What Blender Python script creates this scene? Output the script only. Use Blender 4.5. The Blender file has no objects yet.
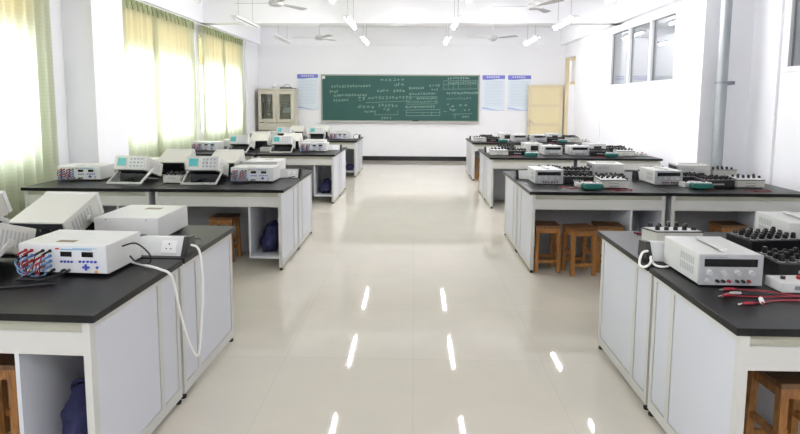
import bpy, bmesh, math, random
from mathutils import Vector, Matrix, Euler
random.seed(7)
S = bpy.context.scene
C = S.collection
PI = math.pi
def R(d): return math.radians(d)

# ------------------------------------------------------------------ materials
M = {}
def _new(name):
    m = bpy.data.materials.new(name); m.use_nodes = True
    return m, m.node_tree, m.node_tree.nodes['Principled BSDF']
def mat(name, col, rough=0.5, metal=0.0, noise=0.0, nscale=20.0, bump=0.0, bscale=200.0, spec=0.5, coat=0.0, emit=None, estr=0.0):
    m, nt, b = _new(name)
    b.inputs['Roughness'].default_value = rough
    b.inputs['Metallic'].default_value = metal
    b.inputs['Specular IOR Level'].default_value = spec
    b.inputs['Coat Weight'].default_value = coat
    tc = nt.nodes.new('ShaderNodeTexCoord')
    n = nt.nodes.new('ShaderNodeTexNoise'); n.inputs['Scale'].default_value = nscale
    n.inputs['Detail'].default_value = 4
    nt.links.new(tc.outputs['Object'], n.inputs['Vector'])
    r = nt.nodes.new('ShaderNodeMapRange')
    r.inputs['To Min'].default_value = 1 - noise; r.inputs['To Max'].default_value = 1 + noise
    nt.links.new(n.outputs['Fac'], r.inputs['Value'])
    mx = nt.nodes.new('ShaderNodeVectorMath'); mx.operation = 'SCALE'
    mx.inputs[0].default_value = col[:3]
    nt.links.new(r.outputs['Result'], mx.inputs['Scale'])
    nt.links.new(mx.outputs['Vector'], b.inputs['Base Color'])
    if bump > 0:
        n2 = nt.nodes.new('ShaderNodeTexNoise'); n2.inputs['Scale'].default_value = bscale
        nt.links.new(tc.outputs['Object'], n2.inputs['Vector'])
        bp = nt.nodes.new('ShaderNodeBump'); bp.inputs['Strength'].default_value = bump
        bp.inputs['Distance'].default_value = 0.002
        nt.links.new(n2.outputs['Fac'], bp.inputs['Height'])
        nt.links.new(bp.outputs['Normal'], b.inputs['Normal'])
    if emit:
        b.inputs['Emission Color'].default_value = (*emit, 1); b.inputs['Emission Strength'].default_value = estr
    M[name] = m
    return m

mat('wall_paint', (0.90, 0.90, 0.935), 0.7, noise=0.012, nscale=1.5, bump=0.1, bscale=60)
mat('ceiling_paint', (0.90, 0.90, 0.92), 0.85, noise=0.01, nscale=1.0)
mat('black_tile', (0.02, 0.02, 0.022), 0.25, noise=0.1)
mat('worktop_black', (0.006, 0.0062, 0.007), 0.34, noise=0.15, nscale=30, bump=0.03, bscale=400, spec=0.24)
mat('bench_panel', (0.55, 0.565, 0.615), 0.42, noise=0.015, nscale=4)
mat('bench_frame', (0.53, 0.53, 0.51), 0.45, noise=0.02)
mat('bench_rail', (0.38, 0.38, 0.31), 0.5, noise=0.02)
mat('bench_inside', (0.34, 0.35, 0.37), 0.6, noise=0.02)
mat('black_plastic', (0.007, 0.007, 0.008), 0.38, noise=0.1)
mat('dark_panel', (0.014, 0.015, 0.018), 0.4, noise=0.1)
mat('black_rubber', (0.012, 0.012, 0.013), 0.7)
mat('instrument_white', (0.64, 0.64, 0.625), 0.38, noise=0.015)
mat('instrument_cream', (0.57, 0.56, 0.51), 0.45, noise=0.015)
mat('instrument_face', (0.66, 0.67, 0.68), 0.4)
mat('supply_grey', (0.40, 0.41, 0.425), 0.4, noise=0.02)
mat('socket_white', (0.66, 0.67, 0.67), 0.35)
mat('display_black', (0.008, 0.009, 0.010), 0.12)
mat('screen_cyan', (0.07, 0.34, 0.36), 0.2, noise=0.05, emit=(0.08, 0.42, 0.46), estr=0.10)
mat('button_blue', (0.04, 0.07, 0.42), 0.4)
mat('plug_red', (0.30, 0.018, 0.02), 0.4)
mat('plug_blue', (0.08, 0.22, 0.48), 0.4)
mat('lead_red', (0.26, 0.010, 0.025), 0.45)
mat('lead_blue', (0.10, 0.24, 0.44), 0.45)
mat('lead_black', (0.012, 0.012, 0.014), 0.45)
mat('cable_white', (0.82, 0.82, 0.80), 0.4)
mat('label_brown', (0.18, 0.13, 0.07), 0.4)
mat('mark_red', (0.55, 0.05, 0.04), 0.5)
mat('mark_orange', (0.8, 0.35, 0.10), 0.5)
mat('mark_grey', (0.22, 0.24, 0.28), 0.5)
mat('print_blue', (0.16, 0.35, 0.55), 0.5)
mat('knob_grey', (0.50, 0.51, 0.51), 0.35)
mat('teal_rubber', (0.010, 0.135, 0.115), 0.5, noise=0.08)
mat('bag_blue', (0.010, 0.012, 0.06), 0.8, noise=0.3, nscale=12, bump=0.4, bscale=50)
mat('chrome', (0.7, 0.7, 0.7), 0.25, metal=1.0)
mat('aluminium', (0.62, 0.62, 0.58), 0.45, metal=0.4)
mat('fan_grey', (0.50, 0.50, 0.50), 0.5)
mat('fixture_white', (0.75, 0.75, 0.75), 0.4)
mat('pvc_frame', (0.80, 0.81, 0.83), 0.35)
mat('window_gasket', (0.22, 0.22, 0.24), 0.6)
mat('door_cream', (0.80, 0.70, 0.44), 0.45, noise=0.03, nscale=3)
mat('door_cream_frame', (0.74, 0.64, 0.42), 0.45, noise=0.03)
mat('cabinet_cream', (0.62, 0.58, 0.47), 0.5, noise=0.03)
mat('cabinet_inside', (0.34, 0.31, 0.24), 0.6)
mat('pipe_grey', (0.36, 0.385, 0.41), 0.35, noise=0.12, nscale=6, metal=0.3)
mat('board_green', (0.022, 0.095, 0.080), 0.6, noise=0.18, nscale=2.0)
mat('board_frame', (0.36, 0.37, 0.33), 0.45, metal=0.3)
mat('chalk', (0.34, 0.47, 0.44), 0.9)
mat('poster_paper', (0.74, 0.82, 0.90), 0.4)
mat('poster_blue', (0.17, 0.18, 0.62), 0.4)
mat('poster_wave', (0.34, 0.42, 0.70), 0.4)
mat('poster_text', (0.56, 0.64, 0.74), 0.5)
mat('corridor_paint', (0.74, 0.75, 0.78), 0.8, noise=0.02)
mat('paper_white', (0.8, 0.8, 0.8), 0.6)
mat('tube_glow', (1, 1, 1), 0.4, emit=(0.99, 0.98, 1.0), estr=56.0)
mat('tube_dim', (1, 1, 1), 0.4, emit=(0.99, 0.98, 1.0), estr=48.0)
mat('tube_off', (0.80, 0.81, 0.81), 0.3)

def wood(name, c1, c2, rough=0.45):
    m, nt, b = _new(name)
    tc = nt.nodes.new('ShaderNodeTexCoord'); mp = nt.nodes.new('ShaderNodeMapping')
    mp.inputs['Scale'].default_value = (9, 9, 1.6)
    n = nt.nodes.new('ShaderNodeTexNoise'); n.inputs['Scale'].default_value = 6; n.inputs['Detail'].default_value = 6
    n.inputs['Distortion'].default_value = 1.2
    cr = nt.nodes.new('ShaderNodeValToRGB')
    cr.color_ramp.elements[0].position = 0.3; cr.color_ramp.elements[0].color = (*c1, 1)
    cr.color_ramp.elements[1].position = 0.7; cr.color_ramp.elements[1].color = (*c2, 1)
    nt.links.new(tc.outputs['Object'], mp.inputs['Vector']); nt.links.new(mp.outputs['Vector'], n.inputs['Vector'])
    nt.links.new(n.outputs['Fac'], cr.inputs['Fac']); nt.links.new(cr.outputs['Color'], b.inputs['Base Color'])
    b.inputs['Roughness'].default_value = rough
    M[name] = m
wood('stool_wood', (0.20, 0.080, 0.018), (0.42, 0.19, 0.050))
wood('stool_seat_wood', (0.09, 0.042, 0.016), (0.20, 0.09, 0.03), 0.4)

def floor_mat():
    m, nt, b = _new('floor_tile')
    tc = nt.nodes.new('ShaderNodeTexCoord')
    br = nt.nodes.new('ShaderNodeTexBrick')
    br.offset = 0.0; br.squash = 1.0
    br.inputs['Color1'].default_value = (0.61, 0.57, 0.49, 1)
    br.inputs['Color2'].default_value = (0.63, 0.59, 0.51, 1)
    br.inputs['Mortar'].default_value = (0.54, 0.50, 0.43, 1)
    br.inputs['Scale'].default_value = 1.0
    br.inputs['Mortar Size'].default_value = 0.0022
    br.inputs['Mortar Smooth'].default_value = 0.3
    br.inputs['Brick Width'].default_value = 0.8
    br.inputs['Row Height'].default_value = 0.8
    nt.links.new(tc.outputs['Object'], br.inputs['Vector'])
    n = nt.nodes.new('ShaderNodeTexNoise'); n.inputs['Scale'].default_value = 3.5; n.inputs['Detail'].default_value = 8
    n.inputs['Distortion'].default_value = 0.8
    nt.links.new(tc.outputs['Object'], n.inputs['Vector'])
    r = nt.nodes.new('ShaderNodeMapRange'); r.inputs['To Min'].default_value = 0.95; r.inputs['To Max'].default_value = 1.05
    nt.links.new(n.outputs['Fac'], r.inputs['Value'])
    v = nt.nodes.new('ShaderNodeVectorMath'); v.operation = 'SCALE'
    nt.links.new(br.outputs['Color'], v.inputs[0]); nt.links.new(r.outputs['Result'], v.inputs['Scale'])
    nt.links.new(v.outputs['Vector'], b.inputs['Base Color'])
    b.inputs['Roughness'].default_value = 0.035
    b.inputs['Specular IOR Level'].default_value = 0.55
    M['floor_tile'] = m
floor_mat()

def pane_mat(name, tint, gloss, rough=0.02):
    m = bpy.data.materials.new(name); m.use_nodes = True; nt = m.node_tree; nt.nodes.clear()
    o = nt.nodes.new('ShaderNodeOutputMaterial'); t = nt.nodes.new('ShaderNodeBsdfTransparent')
    g = nt.nodes.new('ShaderNodeBsdfGlossy'); x = nt.nodes.new('ShaderNodeMixShader')
    f = nt.nodes.new('ShaderNodeLayerWeight'); f.inputs['Blend'].default_value = gloss
    mm = nt.nodes.new('ShaderNodeMath'); mm.operation = 'MULTIPLY'; mm.inputs[1].default_value = 0.6
    t.inputs['Color'].default_value = (*tint, 1); g.inputs['Roughness'].default_value = rough
    nt.links.new(f.outputs['Fresnel'], mm.inputs[0]); nt.links.new(mm.outputs[0], x.inputs['Fac'])
    nt.links.new(t.outputs[0], x.inputs[1]); nt.links.new(g.outputs[0], x.inputs[2])
    nt.links.new(x.outputs[0], o.inputs['Surface']); M[name] = m
pane_mat('clear_glass', (0.94, 0.96, 0.96), 0.35)
pane_mat('amber_light_tint', (0.44, 0.365, 0.24), 0.2, 0.3)  # invented tint that yellows daylight on the upper curtains

def curtain_mat():
    m = bpy.data.materials.new('curtain_fabric'); m.use_nodes = True; nt = m.node_tree; nt.nodes.clear()
    o = nt.nodes.new('ShaderNodeOutputMaterial'); d = nt.nodes.new('ShaderNodeBsdfDiffuse')
    t = nt.nodes.new('ShaderNodeBsdfTranslucent'); x = nt.nodes.new('ShaderNodeMixShader')
    tc = nt.nodes.new('ShaderNodeTexCoord'); w = nt.nodes.new('ShaderNodeTexWave')
    w.bands_direction = 'Z'; w.inputs['Scale'].default_value = 7.0; w.inputs['Distortion'].default_value = 0.6
    cr = nt.nodes.new('ShaderNodeValToRGB')
    cr.color_ramp.elements[0].color = (0.49, 0.53, 0.38, 1); cr.color_ramp.elements[1].color = (0.54, 0.58, 0.43, 1)
    nt.links.new(tc.outputs['Object'], w.inputs['Vector']); nt.links.new(w.outputs['Fac'], cr.inputs['Fac'])
    nt.links.new(cr.outputs['Color'], d.inputs['Color'])
    t.inputs['Color'].default_value = (0.71, 0.72, 0.59, 1)
    x.inputs['Fac'].default_value = 0.5
    nt.links.new(d.outputs[0], x.inputs[1]); nt.links.new(t.outputs[0], x.inputs[2]); nt.links.new(x.outputs[0], o.inputs['Surface'])
    M['curtain_fabric'] = m
    mat('curtain_header', (0.34, 0.40, 0.22), 0.8)
curtain_mat()

# ------------------------------------------------------------------ mesh helpers
class MB:
    def __init__(s): s.bm = bmesh.new(); s.T = Matrix.Identity(4)
    def v(s, p): return s.bm.verts.new(s.T @ Vector(p))
    def box(s, x0, x1, y0, y1, z0, z1, bev=0.0):
        vs = [s.v((x, y, z)) for x in (x0, x1) for y in (y0, y1) for z in (z0, z1)]
        fs = [s.bm.faces.new([vs[i] for i in q]) for q in ((0,1,3,2),(4,6,7,5),(0,4,5,1),(2,3,7,6),(0,2,6,4),(1,5,7,3))]
        if bev > 0:
            es = list({e for f in fs for e in f.edges})
            bmesh.ops.bevel(s.bm, geom=es, offset=bev, segments=2, affect='EDGES', profile=0.6)
        return s
    def prism(s, pts, x0, x1):           # pts = (y, z) outline swept along x
        a = [s.v((x0, y, z)) for y, z in pts]; b = [s.v((x1, y, z)) for y, z in pts]
        n = len(pts); s.bm.faces.new(a); s.bm.faces.new(b[::-1])
        for i in range(n): s.bm.faces.new((a[i], b[i], b[(i+1)%n], a[(i+1)%n]))
        return s
    def lathe(s, c, prof, axis='z', n=16, caps=True):   # prof = (r, h)
        rings = []
        for r, h in prof:
            ring = []
            for i in range(n):
                a = 2*PI*i/n; u, w = r*math.cos(a), r*math.sin(a)
                p = {'z': (u, w, h), 'y': (u, h, w), 'x': (h, u, w)}[axis]
                ring.append(s.v((c[0]+p[0], c[1]+p[1], c[2]+p[2])))
            rings.append(ring)
        for a, b in zip(rings, rings[1:]):
            for i in range(n): s.bm.faces.new((a[i], a[(i+1)%n], b[(i+1)%n], b[i]))
        if caps: s.bm.faces.new(rings[0][::-1]); s.bm.faces.new(rings[-1])
        return s
    def tube(s, pts, r, n=8, smooth=True, sub=5, closed=False):
        P = [Vector(p) for p in pts]
        if smooth and len(P) > 2:
            Q = []
            for i in range(len(P)-1):
                p0 = P[max(i-1, 0)]; p1 = P[i]; p2 = P[i+1]; p3 = P[min(i+2, len(P)-1)]
                for k in range(sub):
                    t = k/sub
                    Q.append(0.5*((2*p1)+(p2-p0)*t+(2*p0-5*p1+4*p2-p3)*t*t+(3*p1-p0-3*p2+p3)*t**3))
            Q.append(P[-1]); P = Q
        up = Vector((0.13, 0.27, 0.95)).normalized(); rings = []
        for i, p in enumerate(P):
            d = (P[min(i+1, len(P)-1)]-P[max(i-1, 0)])
            d = d.normalized() if d.length > 1e-9 else Vector((0, 0, 1))
            u = up - d*up.dot(d)
            if u.length < 1e-3: u = Vector((1, 0, 0)) - d*d.x
            u.normalize(); up = u; w = d.cross(u)
            rings.append([s.v(p + r*(math.cos(2*PI*k/n)*u + math.sin(2*PI*k/n)*w)) for k in range(n)])
        for a, b in zip(rings, rings[1:]):
            for i in range(n): s.bm.faces.new((a[i], a[(i+1)%n], b[(i+1)%n], b[i]))
        s.bm.faces.new(rings[0][::-1]); s.bm.faces.new(rings[-1])
        return s
    def quad(s, a, b, c, d): s.bm.faces.new([s.v(p) for p in (a, b, c, d)]); return s
    def build(s, name, m, parent=None, smooth=False, loc=None):
        bmesh.ops.recalc_face_normals(s.bm, faces=s.bm.faces[:])
        me = bpy.data.meshes.new(name); s.bm.to_mesh(me); s.bm.free()
        me.materials.append(M[m])
        if smooth:
            me.polygons.foreach_set('use_smooth', [True]*len(me.polygons))
            me.set_sharp_from_angle(angle=R(38))
        o = bpy.data.objects.new(name, me); C.objects.link(o)
        if parent: o.parent = parent
        if loc: o.location = loc
        return o

def empty(name, loc=(0, 0, 0), rz=0, label=None, cat=None, group=None):
    o = bpy.data.objects.new(name, None); C.objects.link(o)
    o.empty_display_size = 0.05; o.location = loc; o.rotation_euler = (0, 0, rz)
    tag(o, label, cat, group); return o
def tag(o, label=None, cat=None, group=None, kind=None):
    if label: o['label'] = label
    if cat: o['category'] = cat
    if group: o['group'] = group
    if kind: o['kind'] = kind
    return o
def struct(name, mb, m, **k): return tag(mb.build(name, m, **k), kind='structure')
def kids(o): return [c for c in ALL() if c.parent == o]
def ALL(): return C.objects
def copy_tree(o, parent=None):
    c = o.copy(); C.objects.link(c); c.parent = parent
    for ch in o.children: copy_tree(ch, c)
    return c
protos = {}
def place(kind, loc, rz, label, group, maker):
    if kind not in protos:
        o = maker(); protos[kind] = o
    else:
        o = copy_tree(protos[kind])
    o.location = loc; o.rotation_euler = (0, 0, rz)
    o['label'] = label; o['group'] = group
    return o

# ------------------------------------------------------------------ room
XL, XR, YB, YF, ZC = -4.30, 4.05, 14.68, -2.2, 3.62
ZB = 3.15
struct('floor', MB().box(XL-0.3, XR+2.6, YF, YB+0.25, -0.08, 0), 'floor_tile')
struct('ceiling', MB().box(XL-0.3, XR+0.25, YF-.2, YB+0.25, ZC, ZC+0.1), 'ceiling_paint')
struct('wall_back', MB().box(XL-0.3, XR+2.6, YB, YB+0.2, 0, ZC), 'wall_paint')
struct('wall_front', MB().box(XL-0.3, XR+2.6, YF-0.2, YF, 0, ZC), 'wall_paint')

def wall_with_holes(name, x0, x1, holes, y0, y1):
    """holes = (ya, yb, za, zb) sorted by ya"""
    m = MB(); y = y0
    for ya, yb, za, zb in holes:
        m.box(x0, x1, y, ya, 0, ZC)
        if za > 0: m.box(x0, x1, ya, yb, 0, za)
        m.box(x0, x1, ya, yb, zb, ZC)
        y = yb
    m.box(x0, x1, y, y1, 0, ZC)
    return struct(name, m, 'wall_paint')
LW = [(0.2, 2.7, 0.95, 2.95), (3.2, 5.86, 0.95, 2.95), (7.68, 10.0, 0.95, 2.95), (10.66, 12.8, 0.95, 2.95)]
wall_with_holes('wall_left', XL-0.24, XL, LW, YF, YB)
RW = [(3.2, 6.02, 1.95, 3.13), (8.50, 11.28, 1.93, 3.06), (13.74, 14.60, 0, 2.80)]
wall_with_holes('wall_right', XR, XR+0.2, RW, YF, YB)

# pillars and beams
struct('trim_1', MB().box(XL, -3.93, 6.50, 7.20, 0, ZC), 'wall_paint')        # left pillar
struct('trim_2', MB().box(3.47, XR, 6.62, 7.20, 0, ZC), 'wall_paint')         # right pillar
struct('trim_3', MB().box(XL, XR, 10.66, 10.95, ZB, ZC), 'wall_paint')        # cross beam
struct('trim_4', MB().box(XL, XR, 6.7, 7.0, ZB, ZC), 'wall_paint')
struct('trim_5', MB().box(XL, XR, 2.7, 3.0, ZB, ZC), 'wall_paint')
struct('trim_6', MB().box(XL, XR, YB-0.05, YB, ZB-0.02, ZC), 'wall_paint')
struct('trim_7', MB().box(XR-0.16, XR, YF, YB, ZB, ZC), 'wall_paint')
struct('trim_8', MB().box(XL, XL+0.10, YF, YB, ZB, ZC), 'wall_paint')
struct('trim_9', MB().box(XR-0.03, XR, 6.10, 6.14, 0, ZB).box(XR-0.03, XR, 11.78, 11.81, 0, ZB), 'wall_paint')
struct('baseboard_back', MB().box(XL, XR, YB-0.015, YB, 0, 0.12), 'black_tile')
struct('baseboard_left', MB().box(XL, XL+0.015, YF, 6.5, 0, 0.12).box(XL, XL+0.015, 7.2, YB, 0, 0.12), 'black_tile')
struct('baseboard_right', MB().box(XR-0.015, XR, YF, 6.6, 0, 0.12).box(XR-0.015, XR, 7.2, 13.68, 0, 0.12), 'black_tile')

# corridor behind the right wall
struct('wall_corridor', MB().box(XR+2.4, XR+2.6, YF, YB+.2, 0, ZC), 'corridor_paint')
struct('ceiling_corridor', MB().box(XR+0.2, XR+2.6, YF-.2, YB+.2, 3.35, 3.45), 'corridor_paint')

# left windows (frames, glass, added amber panes tinting the upper daylight)
wn = 0
for ya, yb, za, zb in LW:
    wn += 1
    w = empty('window_%d' % wn, (XL-0.12, (ya+yb)/2, za)); w['kind'] = 'structure'
    hw = (yb-ya)/2; h = zb-za
    f = MB()
    f.box(-.03, .03, -hw, hw, 0, .06).box(-.03, .03, -hw, hw, h-.06, h).box(-.03, .03, -hw, -hw+.06, .06, h-.06).box(-.03, .03, hw-.06, hw, .06, h-.06)
    f.box(-.03, .03, -hw+.06, hw-.06, 1.38, 1.44)
    for k in (-1, 0, 1): f.box(-.025, .025, k*hw/2-.02, k*hw/2+.02, .06, h-.06)
    f.build('window_frame', 'pvc_frame', w)
    MB().box(-.004, .004, -hw+.06, hw-.06, .06, 1.38).build('window_pane', 'clear_glass', w)
    MB().box(-.004, .004, -hw+.06, hw-.06, 1.44, h-.06).build('transom_pane', 'amber_light_tint', w)  # added pane, dims and yellows the light behind the curtain tops
# right windows
def right_window(ya, yb, za, zb, n):
    global wn
    wn += 1
    w = empty('window_%d' % wn, (XR+0.03, (ya+yb)/2, za)); w['kind'] = 'structure'
    hw = (yb-ya)/2; h = zb-za
    f = MB(); g = MB(); k2 = MB(); t = .055
    f.box(-.05, .05, -hw, hw, 0, t, ).box(-.05, .05, -hw, hw, h-t, h)
    pw = 2*hw/n
    for i in range(n+1):
        y = -hw + i*pw; a = y if i == 0 else y-t/2*(2 if i == n else 1.4); b = y+t*(1 if i == 0 else .7 if i < n else 0)
        f.box(-.045, .045, a, b, t, h-t)
    for i in range(n):
        y0 = -hw+i*pw+t; y1 = y0+pw-2*t
        for q in ((y0, y1, t, t+.006), (y0, y1, h-t-.012, h-t), (y0, y0+.006, t, h-t), (y1-.014, y1, t, h-t)):
            k2.box(-.010, .003, *q)
        g.box(-.006, .0, y0, y1, t, h-t)
    f.build('window_frame', 'pvc_frame', w); k2.build('gasket', 'window_gasket', w); g.build('window_pane', 'clear_glass', w)
    MB().box(-.03, .0, -hw, hw, -.004, 0).build('window_sill', 'pvc_frame', w)
right_window(3.2, 6.02, 1.95, 3.13, 3)
right_window(8.50, 11.28, 1.93, 3.06, 3)

# door in the right wall by the back corner: frame + transom light, leaf swung open flat along the back wall
d = empty('door_1', (XR, 14.17, 0)); d['kind'] = 'structure'
f = MB()
f.box(.10, .2, -.43, -.36, 0, 2.80).box(-.02, .07, .36, .43, 0, 2.80).box(.10, .2, -.36, .36, 2.10, 2.17).box(.10, .2, -.36, .36, 2.73, 2.80)
f.build('door_frame', 'door_cream_frame', d)
MB().box(.13, .145, -.36, .36, 2.17, 2.73).build('transom_panel', 'paper_white', d)
lx0, lx1 = 3.06-XR, 3.985-XR; ly = 14.585-14.17
g = MB().box(lx0, lx1, ly-.018, ly+.018, 0.01, 2.09)
for za, zb in ((.15, .62), (.72, 1.02), (1.12, 1.50), (1.60, 1.98)):
    pass
leaf = g.build('door_leaf', 'door_cream', d)
m = MB()
st = .085
m.box(lx0, lx0+st, ly-.026, ly-.016, .01, 2.09).box(lx1-st, lx1, ly-.026, ly-.016, .01, 2.09)
for za, zb in ((.01, .20), (.98, 1.07), (1.49, 1.57), (2.0, 2.09)): m.box(lx0+st, lx1-st, ly-.026, ly-.016, za, zb)
m.build('leaf_moulding', 'door_cream_frame', leaf)
MB().box(lx0+.03, lx0+.06, ly-.032, ly-.024, .96, 1.12).lathe((lx0+.045, ly, 1.06), [(.022, -.075), (.024, -.06), (.01, -.05), (.01, -.03)], 'y', 12).build('door_handle', 'chrome', leaf)
MB().tube([(lx0+.03, ly-.03, 1.16), (lx0+.09, ly-.035, 1.11), (lx0+.15, ly-.035, 1.07)], .006, 6).build('hasp', 'mark_grey', leaf)

# ------------------------------------------------------------------ curtains
def curtain(ya, yb, x, ztop, zbot, label, pleat=0.15, amp=0.036, seed=1, splits=1, gather=()):
    rnd = random.Random(seed)
    root = empty('curtain', (x, (ya+yb)/2, zbot), 0, label, 'curtain', 'curtains along the window wall')
    span = (yb-ya)/splits; yc = (ya+yb)/2
    for s in range(splits):
        a = ya+s*span - (0.16 if s else 0); b = ya+(s+1)*span
        n = int((b-a)/0.010); nz = 14
        bm = bmesh.new(); grid = []
        ph = [rnd.uniform(0, 6) for _ in range(6)]
        for i in range(n+1):
            y = a+(b-a)*i/n; col = []
            for j in range(nz+1):
                t = j/nz; z = (ztop-zbot)*(1-t)
                A = amp*(0.55+0.6*t)
                yy = y + 0.02*math.sin(y*5+ph[0])*t
                w = math.sin(2*PI*y/pleat+ph[1]+0.5*math.sin(3*y+ph[2])) + 0.45*math.sin(2*PI*y/(pleat*2.3)+ph[3]+t*1.2)
                e = min(1, (y-a)/0.06, (b-y)/0.06)
                col.append(bm.verts.new((A*w*e + (0.016 if s else 0), yy-yc, z)))
            grid.append(col)
        for i in range(n):
            for j in range(nz): bm.faces.new((grid[i][j], grid[i+1][j], grid[i+1][j+1], grid[i][j+1]))
        me = bpy.data.meshes.new('curtain_panel'); bm.to_mesh(me); bm.free(); me.materials.append(M['curtain_fabric'])
        me.polygons.foreach_set('use_smooth', [True]*len(me.polygons))
        o = bpy.data.objects.new('curtain_panel', me); C.objects.link(o); o.parent = root
    k = int((yb-ya)/0.15)
    for i in range(k):
        y = ya-yc+(i+.5)*(yb-ya)/k
        MB().prism([(y-.045, ztop-zbot-.005), (y+.045, ztop-zbot-.005), (y+.014, ztop-zbot-.15), (y-.014, ztop-zbot-.15)], .030, .044).build('pinch_pleat', 'curtain_header', root)
    MB().box(.024, .030, ya-yc, yb-yc, ztop-zbot-.05, ztop-zbot-.004).build('header_tape', 'curtain_header', root)
    MB().tube([(0, ya-yc-.03, ztop-zbot+.015), (0, yb-yc+.03, ztop-zbot+.015)], .014, 8, smooth=False).build('curtain_rail', 'fixture_white', root)
XC = -4.19
curtain(3.0, 6.10, XC+.02, 3.09, 0.36, 'pale green curtain on the window wall, beside the closest row of benches', seed=3)
curtain(7.22, 10.12, XC, 3.09, 0.36, 'wide pale green pleated curtain just beyond the left wall pillar', seed=5, splits=2)
curtain(10.52, 12.97, XC, 3.09, 0.36, 'pale green curtain at the wall end, beside the glass-door cabinet in the corner', seed=8, splits=2)

# ------------------------------------------------------------------ blackboard and posters
BX0, BX1, BZ0, BZ1 = -2.57, 1.755, 1.072, 2.355
bb = empty('blackboard', ((BX0+BX1)/2, YB, BZ0), 0, 'long green chalkboard filled with white chalk writing on the back wall', 'blackboard')
W = (BX1-BX0)/2; H = BZ1-BZ0
MB().box(-W+.03, W-.03, -.03, -.001, .03, H-.03).build('writing_surface', 'board_green', bb)
MB().box(-W, W, -.045, -.001, H-.035, H).box(-W, W, -.045, -.001, 0, .035).box(-W, -W+.035, -.045, -.001, .035, H-.035).box(W-.035, W, -.045, -.001, .035, H-.035).build('board_frame', 'board_frame', bb)
MB().box(-W, W, -.11, -.045, -.012, .004).box(-W, W, -.115, -.108, -.012, .016).build('chalk_tray', 'aluminium', bb)
MB().box(-W+.035, -W+.11, -.038, -.03, H-.12, H-.045).build('corner_magnet', 'paper_white', bb)
er = MB().box(.34, .52, -.10, -.055, .005, .05, .006).build('board_eraser', 'black_plastic')
er.location = ((BX0+BX1)/2, YB, BZ0); tag(er, 'dark chalk eraser lying on the chalk tray under the blackboard', 'eraser')
rc = random.Random(11)
def bp(px, py):   # board position from board-relative grid
    u = (px-321.3)/157.7; v = (py-73-3*u)/47.3
    return (-W+u*2*W, H*(1-v))
def stroke(m, p, q, t=.008, y=-.0315):
    d = Vector((q[0]-p[0], q[1]-p[1])); L = d.length
    if L < 1e-5: return
    n = Vector((-d.y, d.x))/L*t/2
    m.quad((p[0]+n.x, y, p[1]+n.y), (q[0]+n.x, y, q[1]+n.y), (q[0]-n.x, y, q[1]-n.y), (p[0]-n.x, y, p[1]-n.y))
def glyphs(m, x0, x1, y, n, size=2.7, t=.0085, dens=5):
    for i in range(n):
        cx = x0+(x1-x0)*(i+.5)/n; w = min((x1-x0)/n*.78, size)/2; h = size/2
        for _ in range(dens):
            a = rc.random()
            if a < .45: yy = rc.uniform(-h, h); p = (cx-w*rc.uniform(.5, 1), y+yy); q = (cx+w*rc.uniform(.5, 1), y+yy-rc.uniform(0, .3))
            elif a < .75: xx = rc.uniform(-w, w); p = (cx+xx, y-h*rc.uniform(.3, 1)); q = (cx+xx, y+h*rc.uniform(.3, 1))
            else: p = (cx+rc.uniform(-w, w), y-h*rc.uniform(.2, 1)); q = (cx+rc.uniform(-w, w), y+h*rc.uniform(.2, 1))
            stroke(m, bp(*p), bp(*q), t)
def ln(m, x0, y0, x1, y1, t=.009): stroke(m, bp(x0, y0), bp(x1, y1), t)
def rect(m, x0, y0, x1, y1, t=.009): ln(m, x0, y0, x1, y0, t); ln(m, x1, y0, x1, y1, t); ln(m, x1, y1, x0, y1, t); ln(m, x0, y1, x0, y0, t)
for a in ((331, 371, 85.3, 15), (329.5, 338.5, 90.3, 4), (334, 367, 94.3, 13), (333, 349, 99.2, 6)):
    m = MB(); glyphs(m, *a, size=2.6, t=.009); m.build('chalk_line', 'chalk', bb)
m = MB()
glyphs(m, 380, 405, 79.6, 6, 2.4, .010, 4); glyphs(m, 394, 404, 84.6, 3, 3.2, .010, 4); glyphs(m, 377, 389, 90.2, 4, 2.4, .009)
glyphs(m, 393, 405, 91, 4, 2.6, .009); glyphs(m, 358, 366, 98, 2, 3.4, .009); glyphs(m, 368, 412, 97.5, 13, 3, .008, 4); ln(m, 366, 102, 410, 101, .008)
glyphs(m, 358, 375, 106, 4, 3.2, .009, 4); glyphs(m, 364, 376, 111, 5, 2.0, .008, 4); glyphs(m, 378, 398, 105, 6, 3.4, .009, 4)
glyphs(m, 383, 390, 109, 2, 3.0, .009, 4); ln(m, 375, 114.3, 398, 114.6, .008); ln(m, 375, 110, 375, 114.3, .008); ln(m, 398, 110, 398, 114.6, .008); glyphs(m, 381, 392, 117.8, 4, 2.2, .009, 4)
m.build('chalk_formulas', 'chalk', bb)
m = MB()
glyphs(m, 409, 424, 88, 7, 2.4, .009); glyphs(m, 429, 440, 86, 4, 2.2, .008, 4); glyphs(m, 431, 438, 90, 3, 2.0, .008, 4); glyphs(m, 409, 436, 94, 10, 2.0, .009)
rect(m, 407, 97, 437, 104.2, .008); glyphs(m, 416, 436, 98.7, 9, 2.2, .008, 5); glyphs(m, 408, 437, 102, 13, 2.4, .006, 4)
glyphs(m, 405, 435, 107, 13, 2.3, .009); rect(m, 406.5, 110, 440, 115.8, .009); ln(m, 406.5, 112.6, 440, 113, .007); ln(m, 423, 113, 423, 115.8, .008); ln(m, 431.5, 112, 431.5, 116, .008)
m.build('chalk_table', 'chalk', bb)
m = MB()
glyphs(m, 447, 469, 79, 9, 2.3, .010); rect(m, 443.5, 81.4, 477, 89.8, .008); ln(m, 443.5, 85, 477, 85, .007); glyphs(m, 447, 476, 83.4, 12, 2.2, .008, 4)
for x in (448, 453, 458, 469.5): ln(m, x, 82, x, 89.5, .006)
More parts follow.
